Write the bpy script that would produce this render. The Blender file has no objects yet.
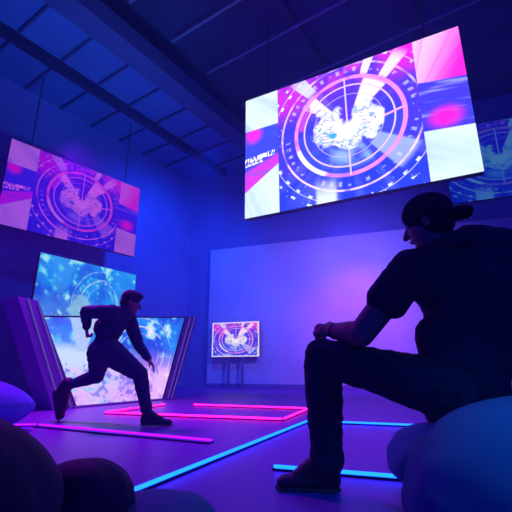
import bpy, bmesh, math, random
from mathutils import Vector, Matrix, noise
random.seed(7)
S = bpy.context.scene
C = bpy.context.collection
R = math.radians

# ------------------------------------------------------------------ camera
CAM_H, CAM_F, CAM_P = 0.52, 391.0, R(16.187)
cam_d = bpy.data.cameras.new('camera'); cam_d.sensor_width = 36; cam_d.lens = CAM_F / 512 * 36
cam_d.clip_start = 0.02
cam = bpy.data.objects.new('camera', cam_d); C.objects.link(cam)
cam.location = (0, 0, CAM_H); cam.rotation_euler = (R(90) + CAM_P, 0, 0)
S.camera = cam
S.view_settings.view_transform = 'Standard'; S.view_settings.look = 'None'
S.view_settings.exposure = 0.0; S.view_settings.gamma = 1.0
S.view_settings.use_curve_mapping = False
S.cycles.use_denoising = True
S.cycles.max_bounces = 6; S.cycles.volume_bounces = 1
S.cycles.sample_clamp_indirect = 4.0

# ------------------------------------------------------------------ ambient light and unseen spots added to colour the hall
W = bpy.data.worlds.new('world'); S.world = W; W.use_nodes = True
W.node_tree.nodes['Background'].inputs[0].default_value = (0.0, 0.02, 1.0, 1)
W.node_tree.nodes['Background'].inputs[1].default_value = 0.62

def spot(name, loc, target, angle, power, color, blend=0.8, r=0.2):
    l = bpy.data.lights.new(name, 'SPOT'); l.spot_size = R(angle); l.spot_blend = blend
    l.energy = power; l.color = color; l.shadow_soft_size = r
    o = bpy.data.objects.new(name, l); C.objects.link(o); o.location = loc
    o.rotation_euler = (Vector(target) - Vector(loc)).to_track_quat('-Z', 'Y').to_euler()
    return o
spot('blue_ceiling_spot', (-1.6, 5.0, 2.4), (-3.3, 7.0, 7.0), 72, 680, (0.0, 0.19, 1.0), 1.0)
spot('violet_wall_fill', (1.9, 7.6, 3.3), (2.2, 11.2, 2.4), 140, 860, (0.14, 0.09, 1.0), 1.0)  # unseen lamp behind the largest screen, added to brighten the back wall
spot('pink_wall_spot', (2.4, 7.6, 3.6), (2.9, 11.0, 1.5), 66, 300, (0.65, 0.04, 1.0), 1.0)
spot('magenta_floor_spot', (-2.6, 5.0, 3.6), (-2.3, 4.6, 0.0), 120, 850, (0.42, 0.0, 1.0), 1.0)
spot('violet_floor_spot', (0.9, 2.2, 6.4), (0.9, 4.8, 0.0), 70, 1100, (0.12, 0.03, 1.0), 1.0)
spot('blue_left_wall_spot', (-1.0, 8.5, 5.8), (-2.6, 11.0, 3.4), 120, 1050, (0.0, 0.07, 1.0), 1.0)
spot('blue_side_fill', (1.9, -0.6, 2.6), (0.72, 1.0, 0.3), 25, 330, (0.0, 0.30, 1.0), 1.0)  # unseen fill from the camera side, added to tint the near teal bag

# ------------------------------------------------------------------ helpers
def ray(px, py):
    x = (px - 256) / CAM_F; y = -(py - 256) / CAM_F
    return (x, math.cos(CAM_P) - y * math.sin(CAM_P), math.sin(CAM_P) + y * math.cos(CAM_P))
def P(px, py, Y):                     # the place in the room, at distance Y, seen along this direction
    r = ray(px, py); t = Y / r[1]
    return Vector((r[0] * t, Y, CAM_H + r[2] * t))
def G(px, py, z=0.0):                 # the same, on the floor
    r = ray(px, py); t = (z - CAM_H) / r[2]
    return Vector((r[0] * t, r[1] * t, z))

def tag(o, label=None, cat=None, group=None, kind=None):
    if label: o['label'] = label
    if cat: o['category'] = cat
    if group: o['group'] = group
    if kind: o['kind'] = kind
    return o
def link(name, me, mat=None, parent=None):
    o = bpy.data.objects.new(name, me); C.objects.link(o)
    if mat: me.materials.clear(); me.materials.append(mat)
    if parent: o.parent = parent
    return o
def empty(name, loc, rz=0.0):
    o = bpy.data.objects.new(name, None); C.objects.link(o)
    o.location = loc; o.rotation_euler = (0, 0, rz); o.empty_display_size = 0.1
    return o
def obj(name, bm, mat, parent=None, smooth=False):
    me = bpy.data.meshes.new(name)
    bmesh.ops.recalc_face_normals(bm, faces=bm.faces)
    bm.to_mesh(me); bm.free()
    if smooth:
        for p in me.polygons: p.use_smooth = True
    return link(name, me, mat, parent)
def box(bm, c, s, rot=None, bevel=0.0):
    m = Matrix.Translation(Vector(c)) @ (rot.to_4x4() if rot else Matrix.Identity(4)) @ Matrix.Diagonal((s[0], s[1], s[2], 1))
    g = bmesh.ops.create_cube(bm, size=1.0, matrix=m)
    if bevel:
        es = {e for v in g['verts'] for e in v.link_edges}
        bmesh.ops.bevel(bm, geom=list(es), offset=bevel, segments=2, affect='EDGES')
def bar(bm, a, b, w, h, up=Vector((0, 0, 1))):
    a, b = Vector(a), Vector(b); d = (b - a); L = d.length; d.normalize()
    s = d.cross(up).normalized(); u = s.cross(d)
    rot = Matrix((d, s, u)).transposed()
    box(bm, (a + b) / 2, (L, w, h), rot)
def tube(bm, a, b, r, r2=None, n=12):
    a, b = Vector(a), Vector(b); d = b - a
    m = Matrix.Translation((a + b) / 2) @ d.to_track_quat('Z', 'Y').to_matrix().to_4x4()
    bmesh.ops.create_cone(bm, cap_ends=True, segments=n, radius1=r, radius2=r if r2 is None else r2, depth=d.length, matrix=m)
def prism(bm, pts, y0, y1):           # a polygon in local x/z with a depth along y
    f = [bm.verts.new((x, y0, z)) for x, z in pts]; b = [bm.verts.new((x, y1, z)) for x, z in pts]
    bm.faces.new(f); bm.faces.new(list(reversed(b)))
    n = len(pts)
    for i in range(n): bm.faces.new((f[i], f[(i + 1) % n], b[(i + 1) % n], b[i]))

# ------------------------------------------------------------------ node expressions
class N:
    """one scalar socket of a node tree, with arithmetic"""
    def __init__(s, t, k): s.t, s.k = t, k
    def op(s, kind, *a, clamp=False):
        n = s.t.nodes.new('ShaderNodeMath'); n.operation = kind; n.use_clamp = clamp
        for i, v in enumerate((s,) + a):
            if isinstance(v, N): s.t.links.new(v.k, n.inputs[i])
            else: n.inputs[i].default_value = float(v)
        return N(s.t, n.outputs[0])
    def __add__(s, o): return s.op('ADD', o)
    __radd__ = __add__
    def __sub__(s, o): return s.op('SUBTRACT', o)
    def __rsub__(s, o): return (s * -1) + o
    def __mul__(s, o): return s.op('MULTIPLY', o)
    __rmul__ = __mul__
    def __truediv__(s, o): return s.op('DIVIDE', o)
    def gt(s, o): return s.op('GREATER_THAN', o)
    def lt(s, o): return s.op('LESS_THAN', o)
    def abs(s): return s.op('ABSOLUTE')
    def sin(s): return s.op('SINE')
    def sqrt(s): return s.op('SQRT')
    def sat(s): return s.op('ADD', 0.0, clamp=True)
    def atan2(s, o): return s.op('ARCTAN2', o)
    def step(s, a, b):                # smooth 0..1 between a and b
        n = s.t.nodes.new('ShaderNodeMapRange'); n.interpolation_type = 'SMOOTHSTEP'
        s.t.links.new(s.k, n.inputs['Value'])
        lo, hi, x, y = (a, b, 0, 1) if a < b else (b, a, 1, 0)
        n.inputs['From Min'].default_value = lo; n.inputs['From Max'].default_value = hi
        n.inputs['To Min'].default_value = x; n.inputs['To Max'].default_value = y
        return N(s.t, n.outputs['Result'])
def noise_n(t, x, y, scale, detail=2.0, z=0.0):
    c = t.nodes.new('ShaderNodeCombineXYZ'); c.inputs[2].default_value = z
    for i, v in enumerate((x, y)): t.links.new(v.k, c.inputs[i])
    n = t.nodes.new('ShaderNodeTexNoise'); n.inputs['Scale'].default_value = scale; n.inputs['Detail'].default_value = detail
    t.links.new(c.outputs[0], n.inputs['Vector'])
    return N(t, n.outputs[0])
class Col:
    def __init__(s, t, k): s.t, s.k = t, k
    def mix(s, c, f):
        n = s.t.nodes.new('ShaderNodeMix'); n.data_type = 'RGBA'; n.clamp_factor = True
        if isinstance(f, N): s.t.links.new(f.k, n.inputs[0])
        else: n.inputs[0].default_value = f
        s.t.links.new(s.k, n.inputs[6])
        if isinstance(c, Col): s.t.links.new(c.k, n.inputs[7])
        else: n.inputs[7].default_value = (*c, 1)
        return Col(s.t, n.outputs[2])
    def mul(s, c):
        n = s.t.nodes.new('ShaderNodeMix'); n.data_type = 'RGBA'; n.blend_type = 'MULTIPLY'; n.inputs[0].default_value = 1
        s.t.links.new(s.k, n.inputs[6]); n.inputs[7].default_value = (*c, 1)
        return Col(s.t, n.outputs[2])
def rgb(t, c):
    n = t.nodes.new('ShaderNodeRGB'); n.outputs[0].default_value = (*c, 1); return Col(t, n.outputs[0])
def uv(t):
    n = t.nodes.new('ShaderNodeTexCoord'); s = t.nodes.new('ShaderNodeSeparateXYZ'); t.links.new(n.outputs['UV'], s.inputs[0])
    return N(t, s.outputs[0]), N(t, s.outputs[1])
def emit_out(t, col, strength):
    e = t.nodes.new('ShaderNodeEmission'); e.inputs[1].default_value = strength
    t.links.new(col.k, e.inputs[0]); o = t.nodes.new('ShaderNodeOutputMaterial'); t.links.new(e.outputs[0], o.inputs[0])

def band(v, c, w, soft=0.5):
    return (v - c).abs().step(w, w * (1 - soft))
def wedge(a, c, w):
    return (a - c).abs().step(w, w * 0.8)
def target_art(name, gain, strength, white=1.0):
    """the show graphic: concentric target rings, a white machine-like cluster and four bright corner tiles"""
    m = bpy.data.materials.new(name); m.use_nodes = True; t = m.node_tree; t.nodes.clear()
    x, y = uv(t)
    dx, dy = x - 0.78, y - 0.53
    r = (dx * dx + dy * dy).sqrt(); a = dy.atan2(dx)
    n1 = noise_n(t, x, y, 2.6, 3); n2 = noise_n(t, x, y, 16, 4, 3.1); n3 = noise_n(t, x, y, 7, 3, 8.2)
    na = noise_n(t, a, r * 0.25, 3.2, 3, 5.0)
    nf = noise_n(t, x, y, 38, 2, 1.7)
    c = rgb(t, (0.025, 0.055, 0.85)).mix((0.15, 0.03, 0.85), (n1 - 0.35) * 1.6 + dy * 0.9 + 0.15)
    c = c.mix((0.75, 0.05, 0.9), (n3.step(0.42, 0.7) * dy.step(0.05, 0.4) * r.step(0.25, 0.4)) * 0.9)
    c = c.mix((0.16, 0.22, 1.0), na.step(0.5, 0.66) * r.step(0.1, 0.25) * r.step(0.75, 0.5) * 0.35)
    c = c.mix((0.62, 0.03, 0.85), y.step(0.62, 0.85) * (n1.step(0.35, 0.6) * 0.5 + 0.5) * x.step(0.75, 0.35))
    c = c.mix((0.85, 0.02, 0.85), y.step(0.72, 0.95) * x.step(0.95, 1.15))
    # sectors inside the rings
    c = c.mix((0.05, 0.09, 0.9), r.lt(0.355) * dy.lt(0.0) * 0.55)
    c = c.mix((0.28, 0.48, 1.0), (wedge(a, -1.75, 0.75) * band(r, 0.25, 0.09)) * n3.step(0.3, 0.65))
    c = c.mix((0.40, 0.55, 1.0), wedge(a, -0.72, 0.22) * band(r, 0.36, 0.16, 0.3) * 0.75)
    c = c.mix((0.55, 0.07, 0.95), wedge(a, 2.72, 0.30) * band(r, 0.325, 0.03))
    # upper beams
    c = c.mix((1.0, 0.86, 0.97), wedge(a, 2.36, 0.17) * r.step(0.12, 0.17) * r.step(0.40, 0.36) * (n2.step(0.25, 0.45)))
    c = c.mix((1.0, 0.88, 0.98), wedge(a, 0.95, 0.27) * r.step(0.12, 0.16) * r.step(0.37, 0.33) * (n2.step(0.28, 0.45)))
    c = c.mix((0.85, 0.78, 1.0), wedge(a, 1.22, 0.07) * r.step(0.36, 0.4) * r.step(0.62, 0.5))
    c = c.mix((0.85, 0.78, 1.0), wedge(a, 0.86, 0.09) * r.step(0.36, 0.4) * r.step(0.62, 0.5))
    c = c.mix((0.62, 0.70, 1.0), wedge(a, 2.2, 0.10) * r.step(0.38, 0.42) * r.step(0.66, 0.5))
    # rings
    c = c.mix((1.0, 0.30, 0.80), band(r, 0.366, 0.017, 0.4) * (0.55 + 0.45 * n3.step(0.3, 0.5)))
    c = c.mix((0.85, 0.9, 1.0), band(r, 0.366, 0.02, 0.4) * wedge(a, -2.45, 0.45))
    c = c.mix((0.85, 0.62, 1.0), band(r, 0.305, 0.007))
    c = c.mix((0.62, 0.52, 1.0), band(r, 0.235, 0.004) * 0.7)
    c = c.mix((1.0, 0.72, 0.96), band(r, 0.474, 0.009) * (0.15 + 0.85 * na.step(0.36, 0.58)))
    c = c.mix((0.72, 0.75, 1.0), band(r, 0.43, 0.022) * (a * 46).sin().gt(0.3) * n2.step(0.46, 0.54) * 0.5)
    c = c.mix((0.55, 0.62, 1.0), band(r, 0.555, 0.004) * 0.8)
    c = c.mix((0.75, 0.86, 1.0), band(r, 0.545, 0.013) * (a * 32).sin().gt(0.62) * n2.step(0.42, 0.52))
    c = c.mix((0.75, 0.86, 1.0), band(r, 0.60, 0.011) * (a * 27 + 1.0).sin().gt(0.66) * n2.step(0.42, 0.52))
    c = c.mix((0.72, 0.60, 1.0), band(dx, 0.0, 0.007) * r.lt(0.37))
    c = c.mix((1.0, 0.45, 0.9), band(dy - dx * 0.22, -0.06, 0.010) * band(dx, 0.30, 0.085))
    # cluster in the middle
    def lump(cx, cy, rx, ry): return (((dx - cx) * (dx - cx)) / (rx * rx) + ((dy - cy) * (dy - cy)) / (ry * ry)).sqrt()
    e = lump(-0.125, 0.015, 0.11, 0.135).op('MINIMUM', lump(0.125, 0.0, 0.115, 0.14)).op('MINIMUM', lump(0.0, -0.075, 0.12, 0.105))
    e = e + (n2 - 0.5) * 0.9 + (n3 - 0.5) * 0.8
    notch = band(dx, 0.005, 0.035) * dy.step(-0.01, 0.05)
    c = c.mix((0.45 * white + .3, 0.88, 1.0), e.step(1.12, 0.9) * (1 - notch))
    c = c.mix((0.9, 0.86, 0.95), e.step(0.98, 0.75) * (1 - notch))
    c = c.mix((0.13, 0.35, 0.85), ((band(n2, 0.52, 0.022) + band(n3, 0.5, 0.020)).sat() * e.step(1.05, 0.9)) * r.gt(0.09) * 0.85)
    c = c.mix((0.10, 0.45, 0.95), nf.step(0.60, 0.66) * e.step(1.0, 0.9) * r.gt(0.1) * dy.lt(0.03))
    c = c.mix((0.92, 1.0, 1.0), lump(-0.01, -0.04, 0.10, 0.09).step(1.0, 0.3))
    c = c.mix((0.05, 0.45, 0.85), lump(-0.10, -0.055, 0.035, 0.028).step(1.0, 0.5))
    # light patch low on the left and flecks
    c = c.mix((0.72, 0.85, 1.0), band(x, 0.61, 0.085, 0.4) * y.step(0.20, 0.02))
    c = c.mix((0.8, 0.86, 1.0), nf.step(0.70, 0.74) * r.step(0.4, 0.5) * 0.8)
    st = noise_n(t, x * 0.35 - y * 0.1, y * 3.0 + x * 0.5, 6, 3, 2.0)
    # left column
    left = x.lt(0.274); right = x.gt(1.232)
    lc = rgb(t, (0.05, 0.075, 0.92)).mix((0.65, 0.05, 0.92), band(y - x * 0.35, 0.27, 0.11, 0.3)).mix((0.92, 0.03, 0.78), (((x - 0.07) * (x - 0.07) + (y - 0.67) * (y - 0.67)).sqrt()).step(0.10, 0.02))
    lc = lc.mix((0.09, 0.12, 0.9), st.step(0.5, 0.7) * 0.5)
    fan = noise_n(t, (y - 1.3).atan2(x + 0.4) * 2.0, r * 0.1, 6, 3, 4.0)
    tile = rgb(t, (0.36, 0.56, 0.88)).mix((0.68, 0.88, 0.97), fan.step(0.3, 0.62))
    lc = lc.mix(tile, y.step(0.708, 0.716))
    lc = lc.mix(tile, (y - x * 0.66).step(0.205, 0.193))
    gx = noise_n(t, x * 90.0, y * 26.0, 1.0, 0, 9.0)
    row = band(y - x * 0.10, 0.455, 0.022, 0.1) * x.lt(0.245) + band(y - x * 0.10, 0.418, 0.010, 0.1) * x.lt(0.16)
    lc = lc.mix((1, 1, 1), row * gx.step(0.42, 0.5))
    c = c.mix(lc, left)
    # right column
    rc_ = rgb(t, (0.06, 0.05, 0.92)).mix((0.34, 0.36, 1.0), st.step(0.52, 0.68) * 0.8)
    rc_ = rc_.mix((0.98, 0.02, 0.72), ((x - 1.36) * (x - 1.36) * 0.6 + (y - 0.40) * (y - 0.40)).sqrt().step(0.10, 0.02))
    fan2 = noise_n(t, (y - 0.45).atan2(x - 1.15) * 3.0, r * 0.1, 4, 3, 6.0)
    tile2 = rgb(t, (0.95, 0.008, 0.75)).mix((0.9, 0.55, 0.9), (fan2.step(0.38, 0.55) * 0.55 + 0.45) * (y * 0.5 - x).step(-1.12, -0.80) + 0.03)
    rc_ = rc_.mix(tile2, (y + (x - 1.232) * 0.15).step(0.675, 0.683))
    rc_ = rc_.mix(rgb(t, (0.42, 0.66, 0.80)).mix((0.70, 0.90, 0.90), fan.step(0.3, 0.62)), (y + (x - 1.232) * 0.10).step(0.335, 0.328))
    c = c.mix(rc_, right)
    emit_out(t, c.mul(gain), strength)
    return m
def chaos_art(name, gain, strength, seed=0.0, warm=0.5):
    """the cyan and white battle graphic on the lower screens"""
    m = bpy.data.materials.new(name); m.use_nodes = True; t = m.node_tree; t.nodes.clear()
    x, y = uv(t)
    n1 = noise_n(t, x, y, 2.4, 4, seed); n2 = noise_n(t, x, y, 6.5, 6, seed + 3); n3 = noise_n(t, x, y, 22, 3, seed + 6)
    dx, dy = x - 0.92, y - 0.52
    r = (dx * dx + dy * dy).sqrt() + (n1 - 0.5) * 0.12; a = dy.atan2(dx)
    c = rgb(t, (0.02, 0.10, 0.80)).mix((0.02, 0.34, 1.0), n1.step(0.36, 0.62))
    c = c.mix((0.20, 0.08, 0.85), (n2 - 0.3) * 1.6 * x.step(0.75, 0.1) * y.step(0.35, 0.55) * warm * 1.5)
    c = c.mix((0.08, 0.72, 0.95), n2.step(0.50, 0.62) * y.step(0.35, 0.75))
    c = c.mix((0.55, 0.95, 0.95), n2.step(0.56, 0.64) * y.step(0.45, 0.8))
    c = c.mix((0.62, 0.30, 0.95), y.step(0.62, 0.25) * warm * 1.5)
    c = c.mix((0.62, 0.92, 1.0), y.step(0.62, 0.5) * x.step(0.95, 0.4) * n1.step(0.30, 0.5) * warm * 1.6)
    c = c.mix((0.85, 0.62, 1.0), y.step(0.42, 0.3) * n2.step(0.42, 0.55) * warm * 1.6)
    c = c.mix((0.22, 0.22, 0.90), y.step(0.50, 0.40) * n2.step(0.50, 0.42) * n3.step(0.54, 0.46) * 0.9)
    c = c.mix((0.30, 0.75, 0.95), y.step(0.40, 0.30) * x.step(0.8, 0.6) * n3.step(0.52, 0.60))
    bx, by = x - 0.62, y - 0.45
    c = c.mix((0.72, 0.98, 0.80), ((bx * bx + by * by).sqrt() + (n2 - 0.5) * 0.5).step(0.20, 0.10) * (0.6 - warm))
    c = c.mix((0.92, 0.5, 0.95), band(y, 0.10, 0.06, 0.6) * n3.step(0.45, 0.55) * warm)
    tl = ((x - 0.33).abs() * 1.5 + (0.80 - y) * 0.45)
    c = c.mix((0.45, 0.72, 0.95), tl.step(0.19, 0.17) * y.step(0.50, 0.52) * warm * 1.6)
    c = c.mix((0.15, 0.22, 0.9), ((x - 0.58).abs() * 1.1 + (y - 0.78) * 0.55).step(0.06, 0.05) * y.step(0.48, 0.50) * warm)
    c = c.mix((0.7, 0.80, 1.0), (band(r, 0.30, 0.012) + band(r, 0.41, 0.007) + band(r, 0.22, 0.006)).sat() * n2.step(0.40, 0.55) * 0.8)
    c = c.mix((0.9, 1.0, 1.0), n2.step(0.64, 0.70) * 0.9)
    c = c.mix((1, 1, 1), n3.step(0.69, 0.74) * 0.8)
    emit_out(t, c.mul(gain), strength)
    return m

def mat(name, color, rough=0.6, metal=0.0, bump=0.0, bscale=60, var=0.0, vscale=4, spec=0.5):
    m = bpy.data.materials.new(name); m.use_nodes = True; t = m.node_tree; b = t.nodes['Principled BSDF']
    b.inputs['Base Color'].default_value = (*color, 1); b.inputs['Roughness'].default_value = rough; b.inputs['Metallic'].default_value = metal
    b.inputs['Specular IOR Level'].default_value = spec
    tc = t.nodes.new('ShaderNodeTexCoord')
    if var:
        n = t.nodes.new('ShaderNodeTexNoise'); n.inputs['Scale'].default_value = vscale; n.inputs['Detail'].default_value = 4
        t.links.new(tc.outputs['Object'], n.inputs['Vector'])
        rp = t.nodes.new('ShaderNodeValToRGB'); rp.color_ramp.elements[0].position = 0.3; rp.color_ramp.elements[1].position = 0.7
        rp.color_ramp.elements[0].color = (*[v * (1 - var) for v in color], 1); rp.color_ramp.elements[1].color = (*[min(1, v * (1 + var)) for v in color], 1)
        t.links.new(n.outputs[0], rp.inputs[0]); t.links.new(rp.outputs[0], b.inputs['Base Color'])
    if bump:
        n = t.nodes.new('ShaderNodeTexNoise'); n.inputs['Scale'].default_value = bscale; n.inputs['Detail'].default_value = 3
        t.links.new(tc.outputs['Object'], n.inputs['Vector'])
        u = t.nodes.new('ShaderNodeBump'); u.inputs['Strength'].default_value = bump; u.inputs['Distance'].default_value = 0.02
        t.links.new(n.outputs[0], u.inputs['Height']); t.links.new(u.outputs[0], b.inputs['Normal'])
    return m
def glow(name, color, strength):
    m = bpy.data.materials.new(name); m.use_nodes = True; t = m.node_tree; t.nodes.clear()
    emit_out(t, rgb(t, color), strength); return m

M = dict(
    wall=mat('painted_wall', (0.22, 0.25, 0.48), 0.85, bump=0.15, bscale=14, var=0.10, vscale=0.9),
    panel=mat('pale_wall_panel', (0.72, 0.72, 0.76), 0.7, bump=0.1, bscale=8, var=0.10, vscale=0.8),
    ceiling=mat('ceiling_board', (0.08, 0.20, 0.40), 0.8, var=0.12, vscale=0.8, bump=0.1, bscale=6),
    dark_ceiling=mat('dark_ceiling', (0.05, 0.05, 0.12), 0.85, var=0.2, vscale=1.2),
    beam=mat('beam_steel', (0.02, 0.02, 0.05), 0.6), rib=mat('ceiling_rib', (0.03, 0.05, 0.11), 0.7),
    girder=mat('girder_paint', (0.07, 0.09, 0.19), 0.7),
    conduit=mat('conduit_metal', (0.35, 0.35, 0.42), 0.5, 0.4),
    housing=mat('black_housing', (0.02, 0.02, 0.03), 0.45),
    frame=mat('violet_frame', (0.26, 0.18, 0.40), 0.45, bump=0.05, bscale=20),
    metal=mat('stand_metal', (0.26, 0.25, 0.42), 0.5, 0.3), steel=mat('cable_steel', (0.03, 0.03, 0.04), 0.5, 0.6),
    denim=mat('navy_denim', (0.020, 0.022, 0.050), 0.85, bump=0.2, bscale=90, var=0.2, vscale=12, spec=0.2),
    shirt=mat('navy_cotton', (0.022, 0.024, 0.055), 0.9, bump=0.4, bscale=120, spec=0.2),
    sport=mat('navy_sportswear', (0.022, 0.026, 0.075), 0.7, bump=0.3, bscale=80, spec=0.3),
    cap=mat('black_cap_cloth', (0.014, 0.015, 0.03), 0.9, bump=0.3, bscale=150, spec=0.2),
    skin=mat('skin', (0.36, 0.17, 0.13), 0.55, bump=0.1, bscale=150),
    hair=mat('dark_hair', (0.010, 0.010, 0.016), 0.6, bump=0.8, bscale=160),
    eye=mat('eye_white', (0.6, 0.6, 0.6), 0.3), lip=mat('lip', (0.30, 0.10, 0.10), 0.5),
    boot=mat('black_leather', (0.013, 0.013, 0.02), 0.5, bump=0.2, bscale=60), sole=mat('rubber_sole', (0.03, 0.03, 0.04), 0.8),
    bag_teal=mat('teal_bag_fabric', (0.025, 0.17, 0.30), 0.75, bump=0.06, bscale=160, var=0.12, vscale=3, spec=0.3),
    bag_navy=mat('navy_bag_fabric', (0.022, 0.022, 0.075), 0.75, bump=0.06, bscale=160, var=0.12, vscale=3, spec=0.3),
    bag_blue=mat('blue_bag_fabric', (0.13, 0.22, 0.62), 0.75, bump=0.06, bscale=60, var=0.1, vscale=3, spec=0.3),
    channel=mat('strip_channel', (0.03, 0.02, 0.05), 0.4, 0.5),
    led_pink=glow('pink_led', (1.0, 0.006, 0.22), 7.0), led_cyan=glow('cyan_led', (0.002, 0.042, 1.0), 13.0), led_violet=glow('violet_led', (0.14, 0.002, 1.0), 6.0),
    trim=glow('faint_stripe_glow', (0.26, 0.14, 0.9), 0.42), edge=glow('bezel_glow', (0.75, 0.65, 1.0), 1.1),
)
# floor: smooth resin with faint large joints
def floor_material():
    m = mat('resin_floor', (0.30, 0.29, 0.34), 0.40, bump=0.06, bscale=5, spec=0.12); t = m.node_tree; b = t.nodes['Principled BSDF']
    tc = t.nodes.new('ShaderNodeTexCoord'); mp = t.nodes.new('ShaderNodeMapping'); mp.inputs['Rotation'].default_value = (0, 0, R(19))
    t.links.new(tc.outputs['Object'], mp.inputs['Vector'])
    br = t.nodes.new('ShaderNodeTexBrick'); br.offset = 0; br.inputs['Scale'].default_value = 1.0
    br.inputs['Mortar Size'].default_value = 0.004; br.inputs['Brick Width'].default_value = 1.2; br.inputs['Row Height'].default_value = 1.2
    br.inputs['Color1'].default_value = (0.26, 0.04, 0.42, 1); br.inputs['Color2'].default_value = (0.245, 0.037, 0.40, 1); br.inputs['Mortar'].default_value = (0.33, 0.10, 0.48, 1)
    t.links.new(mp.outputs[0], br.inputs['Vector']); t.links.new(br.outputs['Color'], b.inputs['Base Color'])
    return m
M['floor'] = floor_material()

# ------------------------------------------------------------------ the hall
U = Vector((0.559, 0.829, 0)); V = Vector((0.829, -0.559, 0))       # along the roof beams / across them
BD = Vector((0.94, -0.342, 0)); BN = Vector((0.342, 0.94, 0))       # along the back wall / away from the room
def uvz(s, q, z): return U * s + V * q + Vector((0, 0, z))
B0 = Vector((-1.45, 12.47, 0))
CORNER = B0 + BD * -0.86
def struct(name, bm, m): return tag(obj(name, bm, m), kind='structure')

bm = bmesh.new(); box(bm, (0, 5.5, -0.05), (26, 22, 0.1)); struct('floor', bm, M['floor'])
bm = bmesh.new(); a = CORNER + BN * 0.1; bar(bm, a + Vector((0, 0, 4.1)) - BD * 0.15, a + BD * 14 + Vector((0, 0, 4.1)), 0.2, 8.2); struct('wall_back', bm, M['wall'])
bm = bmesh.new(); a = CORNER - V * 0.1; bar(bm, a + Vector((0, 0, 4.1)) + U * 0.1, a - U * 13 + Vector((0, 0, 4.1)), 0.2, 8.2); struct('wall_left', bm, M['wall'])
# paler panel standing proud of the back wall
bm = bmesh.new(); a = B0 - BN * 0.06; bar(bm, a + Vector((0, 0, 2.15)), a + BD * 12 + Vector((0, 0, 2.15)), 0.12, 4.3); struct('trim_1', bm, M['panel'])
bm = bmesh.new(); a = B0 - BN * 0.14; bar(bm, a + Vector((0, 0, 0.06)), a + BD * 12 + Vector((0, 0, 0.06)), 0.03, 0.12); struct('baseboard_back', bm, M['frame'])
# ceiling: lower boarded bay on the left, higher dark bay on the right, girder between
QB, QG0, QG1 = -7.54, -6.15, -5.65
def slab(name, s0, s1, q0, q1, z0, z1, m):
    bm = bmesh.new(); bar(bm, uvz(s0, (q0 + q1) / 2, (z0 + z1) / 2), uvz(s1, (q0 + q1) / 2, (z0 + z1) / 2), q1 - q0, z1 - z0); return bm
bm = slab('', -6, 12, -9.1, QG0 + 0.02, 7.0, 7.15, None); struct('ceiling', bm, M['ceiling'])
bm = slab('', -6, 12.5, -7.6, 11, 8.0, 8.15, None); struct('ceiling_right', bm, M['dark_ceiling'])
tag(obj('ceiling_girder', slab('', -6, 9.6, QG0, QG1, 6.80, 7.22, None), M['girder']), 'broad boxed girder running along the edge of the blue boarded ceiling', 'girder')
tag(obj('ceiling_beam', slab('', -6, 9.3, QB - 0.085, QB + 0.085, 6.8, 7.0, None), M['beam']), 'slim black beam crossing the blue boarded ceiling', 'beam')
k = 0
for s in [2.53 - 0.9 * 3 + 0.9 * i for i in range(11)]:
    for (q0, q1, side) in ((QB + 0.14, QG0 - 0.03, 'between the black beam and the girder'), (-9.0, QB - 0.14, 'between the black beam and the wall')):
        if q0 < -8.5 and s > 8: continue
        bm = bmesh.new(); bar(bm, uvz(s, q0, 6.965), uvz(s, q1, 6.98), 0.05, 0.04)
        tag(obj('ceiling_rib', bm, M['rib']), 'thin dark rib across the blue boarded ceiling ' + side, 'ceiling rib', 'ceiling ribs ' + side)
for i, (s, q0, q1, z) in enumerate(((6.1, -5.6, 8, 7.7), (4.9, -5.6, 8, 7.7), (7.6, -5.6, 9, 7.7), (3.7, -5.6, 8, 7.7))):
    bm = bmesh.new(); tube(bm, uvz(s, q0, z), uvz(s, q1, z), 0.035)
    o = obj('conduit', bm, M['conduit'])
    for q in (-4, -1.5, 1, 3.5, 6):
        b2 = bmesh.new(); tube(b2, uvz(s, q, z), uvz(s, q, 8.0), 0.012, n=6); obj('hanger', b2, M['conduit'], o)
    tag(o, 'thin pale pipe slung under the dark ceiling above the largest screen', 'pipe', 'pipes under the dark ceiling')
for i, s in enumerate((2.2, 5.0, 7.2)):
    bm = bmesh.new(); q = (-2.6, -1.2, 0.5)[i]
    bar(bm, uvz(-4, q * 1.6 + 1, 7.88), uvz(8, q * 1.6 + 1, 7.88), 0.2, 0.22)
    tag(obj('purlin', bm, M['beam']), 'dark purlin under the high dark ceiling beyond the girder', 'purlin', 'purlins under the dark ceiling')

# ------------------------------------------------------------------ screens
def quad_uv(name, pts, uvs, m, parent):
    me = bpy.data.meshes.new(name); me.from_pydata(pts, [], [list(range(len(pts)))])
    l = me.uv_layers.new(name='UVMap')
    for i, u in enumerate(uvs): l.data[i].uv = u
    return link(name, me, m, parent)
def screen(name, label, loc, ang, w, h, art, depth=0.12, bezel=0.012, cables=None, cable_top=7.9, art_box=(0, 0, 1.5, 1)):
    t = empty(name, loc, R(ang)); tag(t, label, 'screen')
    bm = bmesh.new(); box(bm, (w / 2, depth / 2, h / 2), (w + 2 * bezel, depth, h + 2 * bezel)); obj('housing', bm, M['housing'], t)
    x0, y0, x1, y1 = art_box
    quad_uv('display', [(0, -0.006, 0), (w, -0.006, 0), (w, -0.006, h), (0, -0.006, h)], [(x0, y0), (x1, y0), (x1, y1), (x0, y1)], art, t)
    for cx in cables or ():
        bm = bmesh.new(); tube(bm, (cx, depth / 2, h), (cx, depth / 2, cable_top - loc[2]), 0.012, n=6); obj('suspension_cable', bm, M['steel'], t)
    return t
a_big = target_art('art_big', (1.05, 1.0, 1.0), 1.25)
a_left = target_art('art_left', (0.50, 0.10, 0.72), 0.95)
a_far = target_art('art_far', (1.0, 0.85, 0.95), 1.0)
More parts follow.
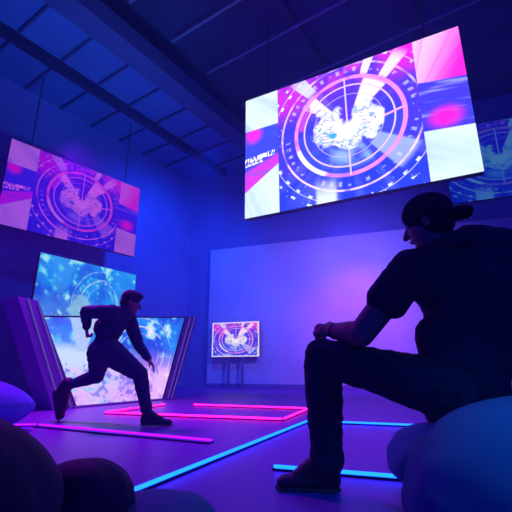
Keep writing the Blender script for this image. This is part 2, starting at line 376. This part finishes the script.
a_right = target_art('art_right', (0.08, 0.30, 0.80), 0.5)
a_up = chaos_art('art_upper', (0.55, 0.85, 0.95), 0.95, 11.0, 0.05)
a_trap = chaos_art('art_trapezoid', (0.95, 0.80, 1.0), 1.05, 2.0, 0.6)

p = P(245, 219, 7.0)
screen('video_wall', 'largest screen, angled high above the seated man, pink and white target graphic', p, -28, 4.0, 2.65, a_big, 0.14, 0.0, (0.5, 3.5))
p = P(12, 138, 7.2)
screen('hanging_screen', 'purple target-graphic screen hung high on the left wall above the blue screens', (p.x, p.y, 3.29), 50, 3.12, 1.89, a_left, 0.1, 0.0, (0.4, 2.7), 7.0)
p = B0 + BD * 7.28 - BN * 0.16
screen('blue_screen', 'dim blue target-graphic screen partly hidden behind the largest screen', (p.x, p.y, 4.86), math.degrees(math.atan2(BD.y, BD.x)), 3.45, 2.27, a_right, 0.08, 0.0, (0.5, 2.9), 7.99, (0.34, 0, 1.5, 1))
p = B0 + U * -5.6 + V * 0.15
tw = screen('wall_screen', 'blue upright screen behind the runner, rising above the slanted screen', (p.x, p.y, 0.95), 56, 2.46, 1.90, a_up, 0.1, 0.0)
bm = bmesh.new(); box(bm, (1.23, 0.06, -0.47), (1.6, 0.10, 0.94)); obj('pedestal', bm, M['housing'], tw)

# slanted trapezoid screen in its violet surround
t = empty('trapezoid_screen', (-2.55, 5.88, 0), R(59.6)); tag(t, 'slanted trapezoid floor screen in a violet surround behind the runner', 'screen')
D_ = [(0.02, 0.03), (1.74, 0.03), (2.22, 1.50), (-0.64, 1.20)]
bm = bmesh.new(); prism(bm, [(-0.02, 0.0), (1.78, 0.0), (2.27, 1.53), (-0.68, 1.22)], 0.0, 0.30); obj('housing', bm, M['housing'], t)
quad_uv('display', [(x, -0.006, z) for x, z in D_], [((x + 0.64) / 1.9, z / 1.5) for x, z in D_], a_trap, t)
bm = bmesh.new(); prism(bm, [(-0.36, 0.0), (-0.03, 0.0), (-0.69, 1.24), (-0.78, 1.40), (-1.06, 1.42)], -0.05, 0.34); sl = obj('side_panel', bm, M['frame'], t)
bm = bmesh.new(); prism(bm, [(1.79, 0.0), (2.02, 0.0), (2.60, 1.56), (2.28, 1.54)], -0.02, 0.34); sr = obj('side_panel', bm, M['frame'], t)
bm = bmesh.new(); prism(bm, [(-0.36, 0.0), (2.02, 0.0), (2.02, 0.025), (-0.36, 0.025)], -0.06, -0.008); obj('plinth', bm, M['frame'], t)
def trim(a, b, y, parent, w=0.014):
    bm = bmesh.new(); bar(bm, (a[0], y, a[1]), (b[0], y, b[1]), w, w, Vector((0, 1, 0))); obj('trim_stripe', bm, M['trim'], parent)  # pale stripe on the side panel, given a faint glow of its own
trim((-0.93, 1.41), (-0.25, 0.02), -0.055, sl); trim((-0.80, 1.40), (-0.10, 0.02), -0.055, sl)
trim((2.38, 1.54), (1.86, 0.02), -0.025, sr); trim((2.52, 1.55), (1.96, 0.02), -0.025, sr)

# far display on two posts
p = B0 + BD * 0.27 - BN * 0.35
t = empty('display_stand', (p.x, p.y, 0), math.atan2(BD.y, BD.x)); tag(t, 'small bright display on two thin posts before the back wall', 'screen')
bm = bmesh.new(); box(bm, (0.75, 0.04, 1.38), (1.5, 0.08, 1.0)); obj('housing', bm, M['housing'], t)
quad_uv('display', [(0.03, -0.006, 0.91), (1.47, -0.006, 0.91), (1.47, -0.006, 1.85), (0.03, -0.006, 1.85)], [(0.28, 0.1), (1.26, 0.1), (1.26, 0.98), (0.28, 0.98)], a_far, t)
bm = bmesh.new()
for c, s in (((0.75, -0.01, 0.895), (1.5, 0.02, 0.03)), ((0.75, -0.01, 1.865), (1.5, 0.02, 0.03)), ((0.015, -0.01, 1.38), (0.03, 0.02, 1.0)), ((1.485, -0.01, 1.38), (0.03, 0.02, 1.0))): box(bm, c, s)
obj('bezel', bm, M['edge'], t)  # pale frame, its brightness put in as glow
for x in (0.52, 0.96):
    bm = bmesh.new(); box(bm, (x, 0.05, 0.46), (0.06, 0.05, 0.90)); box(bm, (x, 0.05, 0.015), (0.12, 0.4, 0.03)); obj('leg', bm, M['metal'], t)

# ------------------------------------------------------------------ light strips on the floor
def strip(label, a, b, m, group, w=0.045, chan=0.0):
    a, b = Vector((a[0], a[1], 0)), Vector((b[0], b[1], 0)); d = b - a; L = d.length
    t = empty('led_strip', a, math.atan2(d.y, d.x)); tag(t, label, 'light strip', group)
    bm = bmesh.new(); box(bm, (L / 2, -chan / 2, 0.006), (L, w + 0.004 + chan, 0.012)); obj('channel', bm, M['channel'], t)
    bm = bmesh.new(); box(bm, (L / 2, 0, 0.012 + w * 0.4), (L - 0.01, w, w * 0.8), bevel=w * 0.25); obj('diffuser', bm, m, t)
pa, pb, pc, pd = (-1.84, 5.10), (0.28, 4.43), (0.70, 5.59), (-1.30, 6.30)
g1 = 'pink strips of the floor outline'
strip('long pink light strip on the floor in front, from the runner\'s feet rightward', pa, pb, M['led_pink'], g1, 0.022)
strip('short pink light strip closing the floor outline near the seated man\'s knee', (0.30, 4.47), (0.69, 5.55), M['led_pink'], g1, 0.022)
strip('farther pink light strip on the floor toward the small display', (0.68, 5.62), (-0.93, 6.20), M['led_pink'], g1, 0.022)
strip('pink light strip on the floor along the foot of the trapezoid screen', (-1.83, 5.16), (-1.36, 6.25), M['led_pink'], g1, 0.022)
g2 = 'cyan strips of the floor outline'
strip('long cyan light strip running diagonally across the floor between runner and seated man', (-0.53, 1.91), (0.52, 4.27), M['led_cyan'], g2, 0.020)
strip('cyan light strip on the floor behind the seated man\'s shin, farther one', (0.56, 4.28), (1.80, 3.87), M['led_cyan'], g2, 0.020)
strip('cyan light strip on the floor at the seated man\'s boot, nearer one', (0.09, 2.34), (0.90, 2.06), M['led_cyan'], g2, 0.020)
strip('violet light strip on the floor between the runner and the dark cushions', (-2.07, 4.02), (-0.32, 3.15), M['led_violet'], 'violet strips', 0.018, 0.05)
strip('short violet light strip bending off beside the blue bean bag', (-2.45, 3.95), (-2.09, 4.03), M['led_violet'], 'violet strips', 0.018)

# ------------------------------------------------------------------ bean bags
def bag(name, label, loc, rx, ry, h, m, lobes=(), rot=0.0, peak=0.25, seed=0, cat='bean bag', nub=True, sag=0.0):
    """soft sack: round at the floor, drawn up to a gathered top, with sewn panels and dents"""
    bm = bmesh.new(); nu, nv = 72, 36; rows = []
    for j in range(nv + 1):
        tt = j / nv
        ph = math.pi * tt
        rr = math.sin(ph) ** 0.75
        zz = 0.5 - 0.5 * math.cos(ph)
        row = []
        for i in range(nu):
            th = 2 * math.pi * i / nu
            seam = 1 - 0.022 * (max(0.0, math.cos(th * 6)) ** 8) * math.sin(ph)
            w = noise.noise(Vector((math.cos(th) * 1.6 + seed, math.sin(th) * 1.6, zz * 2.2))) * 0.07
            wr = noise.noise(Vector((math.cos(th) * 5 + seed, math.sin(th) * 5, zz * 8))) * 0.018
            k = rr * seam * (1 + w + wr) * (1 - peak * max(0, zz - 0.4) ** 1.2)
            x, y = k * math.cos(th) * rx, k * math.sin(th) * ry
            z = h * zz * (1 + 0.5 * w * math.sin(ph))
            for (lx, ly, lr, la) in lobes:
                dd = math.hypot(x - lx, y - ly)
                if dd < lr: z += la * (0.5 + 0.5 * math.cos(math.pi * dd / lr)) * zz
            row.append(bm.verts.new((x, y, max(0.0, z))))
        rows.append(row)
    for j in range(nv):
        for i in range(nu):
            bm.faces.new((rows[j][i], rows[j][(i + 1) % nu], rows[j + 1][(i + 1) % nu], rows[j + 1][i]))
    bmesh.ops.remove_doubles(bm, verts=bm.verts, dist=1e-5)
    top = max(v.co.z for v in rows[-1] if v.is_valid)
    o = obj(name, bm, m, None, True); o.location = loc; o.rotation_euler = (0, 0, rot); tag(o, label, cat)
    if nub:
        b2 = bmesh.new(); box(b2, (0, 0, top + 0.008), (0.12, 0.035, 0.02), bevel=0.006); obj('grab_loop', b2, m, o)
    return o
bag('bean_bag', 'big teal bean bag in front of the seated man', (0.80, 1.00, 0), 0.46, 0.36, 0.46, M['bag_teal'], seed=1, peak=0.0)
bag('bean_bag', 'bean bag the man sits on, bulging out behind the big teal one', (1.00, 1.80, 0), 0.45, 0.42, 0.31, M['bag_teal'], seed=4, peak=0.02, lobes=((0.0, -0.1, 0.42, -0.08),), nub=False)
bag('bean_bag', 'dark navy bean bag closest on the left with a pink-lit rim', (-0.87, 1.00, 0), 0.40, 0.36, 0.43, M['bag_navy'], seed=7)
bag('bean_bag', 'blue bean bag by the violet light strip, beyond the dark navy one', (-2.60, 3.50, 0), 0.68, 0.6, 0.45, M['bag_blue'], seed=9)
bag('floor_cushion', 'low dark floor cushion beside the navy bean bag', (-0.53, 1.34, 0), 0.16, 0.16, 0.25, M['bag_navy'], seed=12, peak=0.05, cat='cushion', nub=False)
bag('floor_cushion', 'low dark teal floor cushion at the near end of the long cyan strip', (-0.33, 1.42, 0), 0.20, 0.2, 0.13, M['bag_teal'], seed=14, peak=0.05, cat='cushion', nub=False)

# ------------------------------------------------------------------ figures
def rcone(bm, p0, r0, p1, r1, side=None, flat=1.0, n=20):
    """tapered limb with round ends; flat < 1 narrows it across `side`"""
    p0, p1 = Vector(p0), Vector(p1); d = p1 - p0; L = d.length
    if L < 1e-6: d = Vector((0, 0, 1))
    d = d.normalized()
    s = Vector(side) if side is not None else (Vector((0, 0, 1)) if abs(d.z) < 0.9 else Vector((1, 0, 0)))
    s = (s - d * s.dot(d)).normalized(); u = d.cross(s)
    prof = [(p0 - d * r0 * math.cos(k * math.pi / 12), r0 * math.sin(k * math.pi / 12)) for k in range(0, 7)]
    prof += [(p1 + d * r1 * math.sin(k * math.pi / 12), r1 * math.cos(k * math.pi / 12)) for k in range(0, 7)]
    rings = []
    for c, r in prof:
        r = max(r, 1e-4)
        rings.append([bm.verts.new(c + s * (math.cos(2 * math.pi * i / n) * r) + u * (math.sin(2 * math.pi * i / n) * r * flat)) for i in range(n)])
    for a, b in zip(rings, rings[1:]):
        for i in range(n): bm.faces.new((a[i], a[(i + 1) % n], b[(i + 1) % n], b[i]))
    bm.faces.new(list(reversed(rings[0]))); bm.faces.new(rings[-1])
def chain(bm, pts, side=None, flat=1.0):
    for (a, ra), (b, rb) in zip(pts, pts[1:]): rcone(bm, a, ra, b, rb, side, flat)
def ell(bm, c, rad, rot=None):
    m = Matrix.Translation(Vector(c)) @ (rot.to_4x4() if rot else Matrix.Identity(4)) @ Matrix.Diagonal((*rad, 1))
    bmesh.ops.create_uvsphere(bm, u_segments=24, v_segments=16, radius=1.0, matrix=m)
def skin_of(name, bm, m, parent=None, voxel=0.008, smooth=6, wrinkle=0.0, wscale=14.0, seed=0.0):
    """fuse the overlapping limbs into one continuous surface"""
    me = bpy.data.meshes.new(name + '_cage'); bmesh.ops.recalc_face_normals(bm, faces=bm.faces); bm.to_mesh(me); bm.free()
    o = bpy.data.objects.new(name + '_cage', me); C.objects.link(o)
    r = o.modifiers.new('fuse', 'REMESH'); r.mode = 'VOXEL'; r.voxel_size = voxel; r.use_smooth_shade = True
    if smooth:
        s = o.modifiers.new('smooth', 'SMOOTH'); s.iterations = smooth; s.factor = 0.5
    bpy.context.view_layer.update()
    dg = bpy.context.evaluated_depsgraph_get()
    out = bpy.data.meshes.new_from_object(o.evaluated_get(dg)); out.name = name
    bpy.data.objects.remove(o); bpy.data.meshes.remove(me)
    if wrinkle:
        nn = [v.normal.copy() for v in out.vertices]
        for v, q in zip(out.vertices, nn):
            c = v.co
            k = noise.noise(Vector((c.x * wscale + seed, c.y * wscale, c.z * wscale * 1.7))) + 0.5 * noise.noise(Vector((c.x * wscale * 2.3, c.y * wscale * 2.3 + seed, c.z * wscale * 3)))
            v.co = c + q * (k * wrinkle)
    for p_ in out.polygons: p_.use_smooth = True
    return link(name, out, m, parent)
def basis(fwd, up):
    f = Vector(fwd).normalized(); s = f.cross(Vector(up)).normalized(); u = s.cross(f)
    return Matrix((f, s, u)).transposed()            # columns: forward, right, up
def head(bm, c, fwd, up, k=1.0):
    """skull, jaw, nose, brow, ears; c is the middle of the skull, k its size"""
    B = basis(fwd, up); q = lambda x, y, z: Vector(c) + B @ Vector((x, y, z)) * k
    ell(bm, q(-0.008, 0, 0.022), (0.098 * k, 0.076 * k, 0.092 * k), B)
    ell(bm, q(0.028, 0, -0.035), (0.066 * k, 0.062 * k, 0.078 * k), B)
    rcone(bm, q(0.062, 0, -0.092), 0.022 * k, q(0.03, 0, -0.085), 0.045 * k)                     # chin
    rcone(bm, q(0.092, 0, 0.0), 0.010 * k, q(0.112, 0, -0.038), 0.014 * k)                       # nose
    rcone(bm, q(0.086, -0.028, 0.018), 0.010 * k, q(0.086, 0.028, 0.018), 0.010 * k)             # brow
    rcone(bm, q(0.088, -0.014, -0.066), 0.008 * k, q(0.088, 0.014, -0.066), 0.008 * k)           # lips
    for s in (-1, 1): ell(bm, q(-0.008, s * 0.078, -0.012), (0.019 * k, 0.008 * k, 0.031 * k), B)
    return q, B
def face(q, k, parent):
    for s in (-1, 1):
        bm = bmesh.new(); bmesh.ops.create_uvsphere(bm, u_segments=12, v_segments=8, radius=0.011 * k, matrix=Matrix.Translation(q(0.083, s * 0.031, 0.002))); obj('eye', bm, M['eye'], parent, True)
    bm = bmesh.new(); rcone(bm, q(0.095, -0.018, -0.067), 0.004 * k, q(0.095, 0.018, -0.067), 0.004 * k); obj('mouth', bm, M['lip'], parent, True)
def hand(bm, wrist, direction, palm_n, thumb_side, curl=0.5, k=1.0):
    """palm, four unequal bent fingers and a thumb off the side; palm_n points out of the palm"""
    w = Vector(wrist); d = Vector(direction).normalized(); n = Vector(palm_n); n = (n - d * n.dot(d)).normalized(); s = Vector(thumb_side); s = (s - d * s.dot(d) - n * s.dot(n)).normalized()
    rcone(bm, w, 0.024 * k, w + d * 0.055 * k, 0.030 * k, s, 0.55)
    rcone(bm, w + d * 0.03 * k + s * 0.012 * k, 0.024 * k, w + d * 0.078 * k + s * 0.014 * k, 0.026 * k, s, 0.5)
    rcone(bm, w + d * 0.03 * k - s * 0.014 * k, 0.022 * k, w + d * 0.074 * k - s * 0.016 * k, 0.024 * k, s, 0.5)
    for i, (off, L) in enumerate(((0.032, 0.070), (0.011, 0.079), (-0.010, 0.073), (-0.030, 0.058))):
        p0 = w + d * (0.085 - 0.006 * abs(i - 1)) * k + s * off * k; ang = 0.25 * curl
        rad = (0.0092 if i < 3 else 0.0080) * k
        for seg, f in enumerate((0.45, 0.31, 0.24)):
            ang += (0.95, 1.15, 0.75)[seg] * curl
            p1 = p0 + (d * math.cos(ang) + n * math.sin(ang) + s * (0.05 * (1.5 - i) * (1 - curl))) * (L * f * k)
            rcone(bm, p0, rad, p1, rad * 0.92, n=10); p0 = p1; rad *= 0.92
    p0 = w + d * 0.022 * k + s * 0.026 * k
    p1 = p0 + (d * 0.6 + s * 0.75 + n * 0.25).normalized() * 0.038 * k
    p2 = p1 + (d * 0.85 + s * 0.15 + n * 0.5).normalized() * 0.032 * k
    p3 = p2 + (d * 0.85 - s * 0.25 + n * 0.5).normalized() * 0.024 * k
    rcone(bm, p0, 0.0135 * k, p1, 0.0115 * k, n=10); rcone(bm, p1, 0.0112 * k, p2, 0.0098 * k, n=10); rcone(bm, p2, 0.0098 * k, p3, 0.0085 * k, n=10)
def shoe(name, ankle, heel, toe, up, m, parent, k=1.0, shaft=0.07, seed=0, ankle_r=0.046):
    """boot: heel counter, instep, toe box, collar; sole as a sub-part"""
    a, h, t, u = Vector(ankle), Vector(heel), Vector(toe), Vector(up).normalized()
    d = (t - h).normalized(); L = (t - h).length; s = d.cross(u).normalized()
    bm = bmesh.new()
    rcone(bm, h + d * 0.04 * k + u * 0.045 * k, 0.040 * k, a, ankle_r * k)
    rcone(bm, h + d * 0.04 * k + u * 0.040 * k, 0.038 * k, h + d * L * 0.55 + u * 0.042 * k, 0.042 * k, s, 0.9)
    rcone(bm, a + d * 0.01, ankle_r * k * 0.95, h + d * L * 0.62 + u * 0.045 * k, 0.036 * k)
    rcone(bm, h + d * L * 0.55 + u * 0.038 * k, 0.045 * k, t - d * 0.045 * k + u * 0.030 * k, 0.036 * k, s, 0.72)
    rcone(bm, a, ankle_r * k, a + (a - h - d * 0.05 * k).normalized() * shaft, (ankle_r + 0.006) * k)
    o = skin_of(name, bm, m, parent, 0.006, 4)
    bm = bmesh.new()
    rcone(bm, h + d * 0.042 * k + u * 0.010, 0.042 * k, h + d * L * 0.5 + u * 0.010, 0.038 * k, s, 0.25)
    rcone(bm, h + d * L * 0.5 + u * 0.010, 0.040 * k, t - d * 0.042 * k + u * 0.010, 0.041 * k, s, 0.25)
    skin_of('sole', bm, M['sole'], o, 0.006, 2)
    return o

# ---- the runner, bounding to the right behind the pink strip
def runner():
    Yn = 4.02; Yc = 4.16; Yf = 4.30
    hip_c = P(103, 346, Yc); chest = P(117, 320, Yc); neck = P(125, 312, Yc - 0.02)
    hd = P(131.5, 302, Yc)
    shn, shf = P(112, 312, Yn), P(129, 318, Yf)
    eln, wrn = P(86.5, 312, Yn - 0.06), P(86.5, 328, Yn - 0.02)
    elf, wrf = P(138.5, 345, Yf), P(149, 360, Yf - 0.05)
    hn, hf = P(108, 351, Yn + 0.06), P(100, 352, Yf - 0.06)
    kn, an = P(140, 374, Yn), P(146.5, 412, Yn + 0.02)
    kf, af = P(97, 376, Yf), P(66, 386, Yf + 0.10)
    side = Vector((0, 1, 0))
    bm = bmesh.new()
    q, B = head(bm, hd, (0.93, 0.25, -0.28), (0.2, 0, 1), 0.98)
    chain(bm, [(hd + Vector((-0.02, 0, -0.06)), 0.052), (neck, 0.056), (chest, 0.08)])
    rcone(bm, hip_c, 0.125, chest, 0.145, side, 0.7)
    chain(bm, [(shn, 0.058), (eln, 0.042), (wrn, 0.030)]); chain(bm, [(shf, 0.056), (elf, 0.040), (wrf, 0.028)])
    rcone(bm, shn, 0.06, chest, 0.09); rcone(bm, shf, 0.06, chest, 0.09)
    chain(bm, [(hn, 0.095), (kn, 0.060), (an, 0.040)]); chain(bm, [(hf, 0.095), (kf, 0.060), (af, 0.040)])
    hand(bm, wrn, (wrn - eln).normalized() + Vector((0.1, 0, 0)), (1, 0.2, 0), (0, -1, 0), 0.95, 0.95)
    hand(bm, wrf, (wrf - elf).normalized(), (-0.6, -0.2, -0.6), (0.4, -1, 0), 0.22, 0.95)
    body = skin_of('person', bm, M['skin'], None, 0.0065, 3)
    tag(body, 'person in dark sportswear bounding forward, bent low, before the slanted screen', 'person')
    face(q, 0.98, body)
    bm = bmesh.new()
    ell(bm, q(-0.018, 0, 0.036), (0.105, 0.084, 0.092), B); ell(bm, q(-0.05, 0, -0.01), (0.068, 0.079, 0.078), B); ell(bm, q(0.035, 0, 0.085), (0.065, 0.068, 0.035), B)
    skin_of('hair', bm, M['hair'], body, 0.007, 2, 0.006, 60)
    bm = bmesh.new()
    rcone(bm, hip_c + Vector((0.0, 0, 0.0)), 0.140, chest, 0.158, side, 0.72)
    ell(bm, (hip_c + chest) / 2 + Vector((-0.02, 0, 0.05)), (0.15, 0.16, 0.13))
    rcone(bm, chest, 0.11, neck, 0.068)
    rcone(bm, shn, 0.075, chest, 0.11); rcone(bm, shf, 0.073, chest, 0.11)
    chain(bm, [(shn, 0.076), ((shn + eln) / 2, 0.070), (eln, 0.064), (wrn - (wrn - eln) * 0.12, 0.042)])
    chain(bm, [(shf, 0.078), ((shf + elf) / 2, 0.068), (elf, 0.058), (wrf - (wrf - elf) * 0.12, 0.040)])
    skin_of('jacket', bm, M['sport'], body, 0.008, 4, 0.006, 16)
    bm = bmesh.new()
    rcone(bm, hip_c, 0.135, hip_c + (chest - hip_c) * 0.15, 0.135, side, 0.8)
    chain(bm, [(hn, 0.138), (hn.lerp(kn, 0.5), 0.110), (kn, 0.075), (kn.lerp(an, 0.4), 0.068), (an, 0.048)])
    chain(bm, [(hf, 0.134), (hf.lerp(kf, 0.5), 0.106), (kf, 0.075), (kf.lerp(af, 0.4), 0.064), (af, 0.046)])
    skin_of('trousers', bm, M['sport'], body, 0.008, 4, 0.006, 15, 5)
    gy = an.y
    f0 = G(144, 428); dirn = Vector((1, 0.08, 0)).normalized()
    heel = Vector((an.x - 0.055, an.y, 0.004)); shoe('shoe', (an.x, an.y, 0.115), heel, heel + dirn * 0.315, (0, 0, 1), M['boot'], body, 1.0, 0.06)
    heel = P(53.5, 390, af.y); toe = P(58, 421.5, af.y + 0.02)
    upv = (af - heel); upv = upv - (toe - heel).normalized() * upv.dot((toe - heel).normalized())
    shoe('shoe', af + Vector((-0.01, 0, -0.01)), heel, toe, upv, M['boot'], body, 1.4, 0.04)
runner()

# ---- the seated man, elbow on his raised knee, back half turned
def seated():
    hd = P(428, 222, 1.66); neck = P(446, 252, 1.70)
    shl, shr = P(411, 270, 1.62), P(500, 250, 1.78)
    chest = P(460, 300, 1.72); belly = P(464, 345, 1.70); pel = P(466, 386, 1.68)
    hl, hr = P(444, 389, 1.62), P(482, 396, 1.80)
    kl, al = P(322, 356, 1.84), P(327, 458, 1.93)
    kr, ar = P(424, 384, 2.02), P(466, 452, 1.98)
    ell_, wrl = P(361, 334, 1.70), P(334, 331, 1.84)
    elr, wrr = P(548, 345, 1.72), P(560, 400, 1.62)
    wide = (shr - shl).normalized()
    fwd = Vector((-0.78, 0.60, -0.18))
    bm = bmesh.new()
    q, B = head(bm, hd, fwd, (-0.1, 0, 1), 1.02)
    chain(bm, [(hd + Vector((0.03, 0, -0.07)), 0.058), (neck, 0.064), (chest, 0.09)])
    chain(bm, [(pel, 0.155), (belly, 0.145), (chest, 0.165)], wide, 0.72)
    rcone(bm, shl, 0.065, chest, 0.10); rcone(bm, shr, 0.065, chest, 0.10); rcone(bm, shl, 0.06, neck, 0.06); rcone(bm, shr, 0.06, neck, 0.06)
    chain(bm, [(shl, 0.064), (ell_, 0.055), (ell_.lerp(wrl, 0.35), 0.053), (wrl, 0.036)])
    chain(bm, [(shr, 0.064), (elr, 0.049), (wrr, 0.030)])
    chain(bm, [(hl, 0.10), (kl, 0.066), (al, 0.045)]); chain(bm, [(hr, 0.10), (kr, 0.066), (ar, 0.045)])
    hand(bm, wrl, (wrl - ell_).normalized() + Vector((-0.5, 0, 0.0)), (0.15, 0.8, -0.6), (0.0, 0.5, 0.85), 0.92, 1.08)
    hand(bm, wrr, (wrr - elr).normalized(), (-1, 0, -0.3), (0, 0.4, 1), 0.4, 0.95)
    body = skin_of('person', bm, M['skin'], None, 0.0055, 3)
    tag(body, 'person in dark cap and navy clothes sitting with an elbow on the raised knee', 'person')
    face(q, 1.02, body)
    # trousers
    bm = bmesh.new()
    rcone(bm, pel, 0.170, pel.lerp(belly, 0.35), 0.165, wide, 0.8)
    chain(bm, [(hl, 0.118), (hl.lerp(kl, 0.45), 0.096), (kl, 0.080), (kl.lerp(al, 0.25), 0.086), (kl.lerp(al, 0.6), 0.078), (kl.lerp(al, 0.90), 0.072), (al, 0.078)])
    chain(bm, [(hr, 0.118), (hr.lerp(kr, 0.45), 0.096), (kr, 0.078), (kr.lerp(ar, 0.5), 0.076), (ar, 0.070)])
    skin_of('jeans', bm, M['denim'], body, 0.0065, 4, 0.006, 18, 3)
    # loose T-shirt
    bm = bmesh.new()
    chain(bm, [(pel + Vector((0.0, 0, 0.04)), 0.180), (belly + Vector((0.02, 0, 0)), 0.186), (chest + Vector((0.035, 0, 0.02)), 0.20)], wide, 0.82)
    rcone(bm, shl, 0.088, chest, 0.15); rcone(bm, shr, 0.092, chest, 0.15)
    rcone(bm, shl, 0.082, neck + Vector((0.01, 0, -0.02)), 0.078); rcone(bm, shr, 0.086, neck + Vector((0.01, 0, -0.02)), 0.078)
    rcone(bm, shl, 0.090, shl.lerp(ell_, 0.46), 0.088); rcone(bm, shr, 0.090, shr.lerp(elr, 0.60), 0.085)
    rcone(bm, P(436, 336, 1.66), 0.085, P(446, 364, 1.66), 0.10)
    rcone(bm, chest, 0.14, neck + Vector((0.01, 0, -0.01)), 0.075)
    rcone(bm, P(470, 242, 1.74), 0.085, shr + Vector((0, 0, 0.005)), 0.105)
    rcone(bm, P(470, 244, 1.74), 0.09, chest, 0.17)
    skin_of('shirt', bm, M['shirt'], body, 0.007, 4, 0.007, 13, 8)
    # hood roll at the back of the neck
    bm = bmesh.new()
    ring = [neck + Vector((0.0, 0, 0.035)) + B @ Vector((-0.01 + 0.085 * math.cos(a), 0.095 * math.sin(a), -0.02 - 0.02 * math.cos(a))) for a in [R(v) for v in range(60, 301, 20)]]
    chain(bm, [(p_, 0.036) for p_ in ring]); skin_of('collar', bm, M['shirt'], body, 0.007, 4, 0.005, 20)
    # cap worn backwards
    bm = bmesh.new()
    ell(bm, q(-0.008, 0, 0.040), (0.110 * 1.02, 0.092 * 1.02, 0.092 * 1.02), B)
    ell(bm, q(-0.03, 0, 0.0), (0.090, 0.090, 0.075), B)
    cap = skin_of('cap', bm, M['cap'], body, 0.006, 3)
    bm = bmesh.new()
    for i in range(7):
        a = R(-42 + 14 * i)
        rcone(bm, q(-0.085 * math.cos(a), 0.085 * math.sin(a), -0.004), 0.012, q(-0.172 * math.cos(a * 0.75), 0.100 * math.sin(a), -0.020), 0.010)
    ell(bm, q(-0.125, 0, -0.012), (0.062, 0.084, 0.022), B)
    skin_of('brim', bm, M['cap'], cap, 0.006, 3)
    bm = bmesh.new(); ell(bm, q(0, 0, 0.133), (0.010, 0.010, 0.006), B); obj('cap_button', bm, M['cap'], cap, True)
    bm = bmesh.new(); ell(bm, q(-0.035, 0, -0.025), (0.07, 0.081, 0.06), B); skin_of('hair', bm, M['hair'], body, 0.007, 2, 0.004, 60)
    # wristband
    d = (wrl - ell_).normalized(); c = wrl - d * 0.01
    bm = bmesh.new(); tube(bm, c - d * 0.009, c + d * 0.009, 0.039, n=24); obj('wristband', bm, M['boot'], body, True)
    dirn = Vector((-0.97, 0.16, 0)).normalized()
    heel = Vector((al.x + 0.06, al.y, 0.004)); shoe('boot', (al.x, al.y, 0.13), heel, heel + dirn * 0.30, (0, 0, 1), M['boot'], body, 1.1, 0.10, ankle_r=0.055)
    dirn = Vector((0.6, 0.5, 0)).normalized(); heel = Vector((ar.x - 0.03, ar.y, 0.004)); shoe('boot', (ar.x, ar.y, 0.13), heel, heel + dirn * 0.29, (0, 0, 1), M['boot'], body, 1.05, 0.08, ankle_r=0.055)
    print('knee', kl, 'ankle', al, 'pel', pel, 'head', hd)
seated()

# ------------------------------------------------------------------ thin stage haze
hm = bpy.data.materials.new('stage_haze'); hm.use_nodes = True; ht = hm.node_tree; ht.nodes.clear()
vs = ht.nodes.new('ShaderNodeVolumeScatter'); vs.inputs['Density'].default_value = 0.013; vs.inputs['Anisotropy'].default_value = 0.2
vs.inputs['Color'].default_value = (0.35, 0.5, 1.0, 1)
ho = ht.nodes.new('ShaderNodeOutputMaterial'); ht.links.new(vs.outputs[0], ho.inputs['Volume'])
bm = bmesh.new(); box(bm, (0, 6.0, 4.0), (24, 16, 7.9)); tag(obj('haze', bm, hm), 'thin stage haze filling the hall', 'haze', kind='stuff')
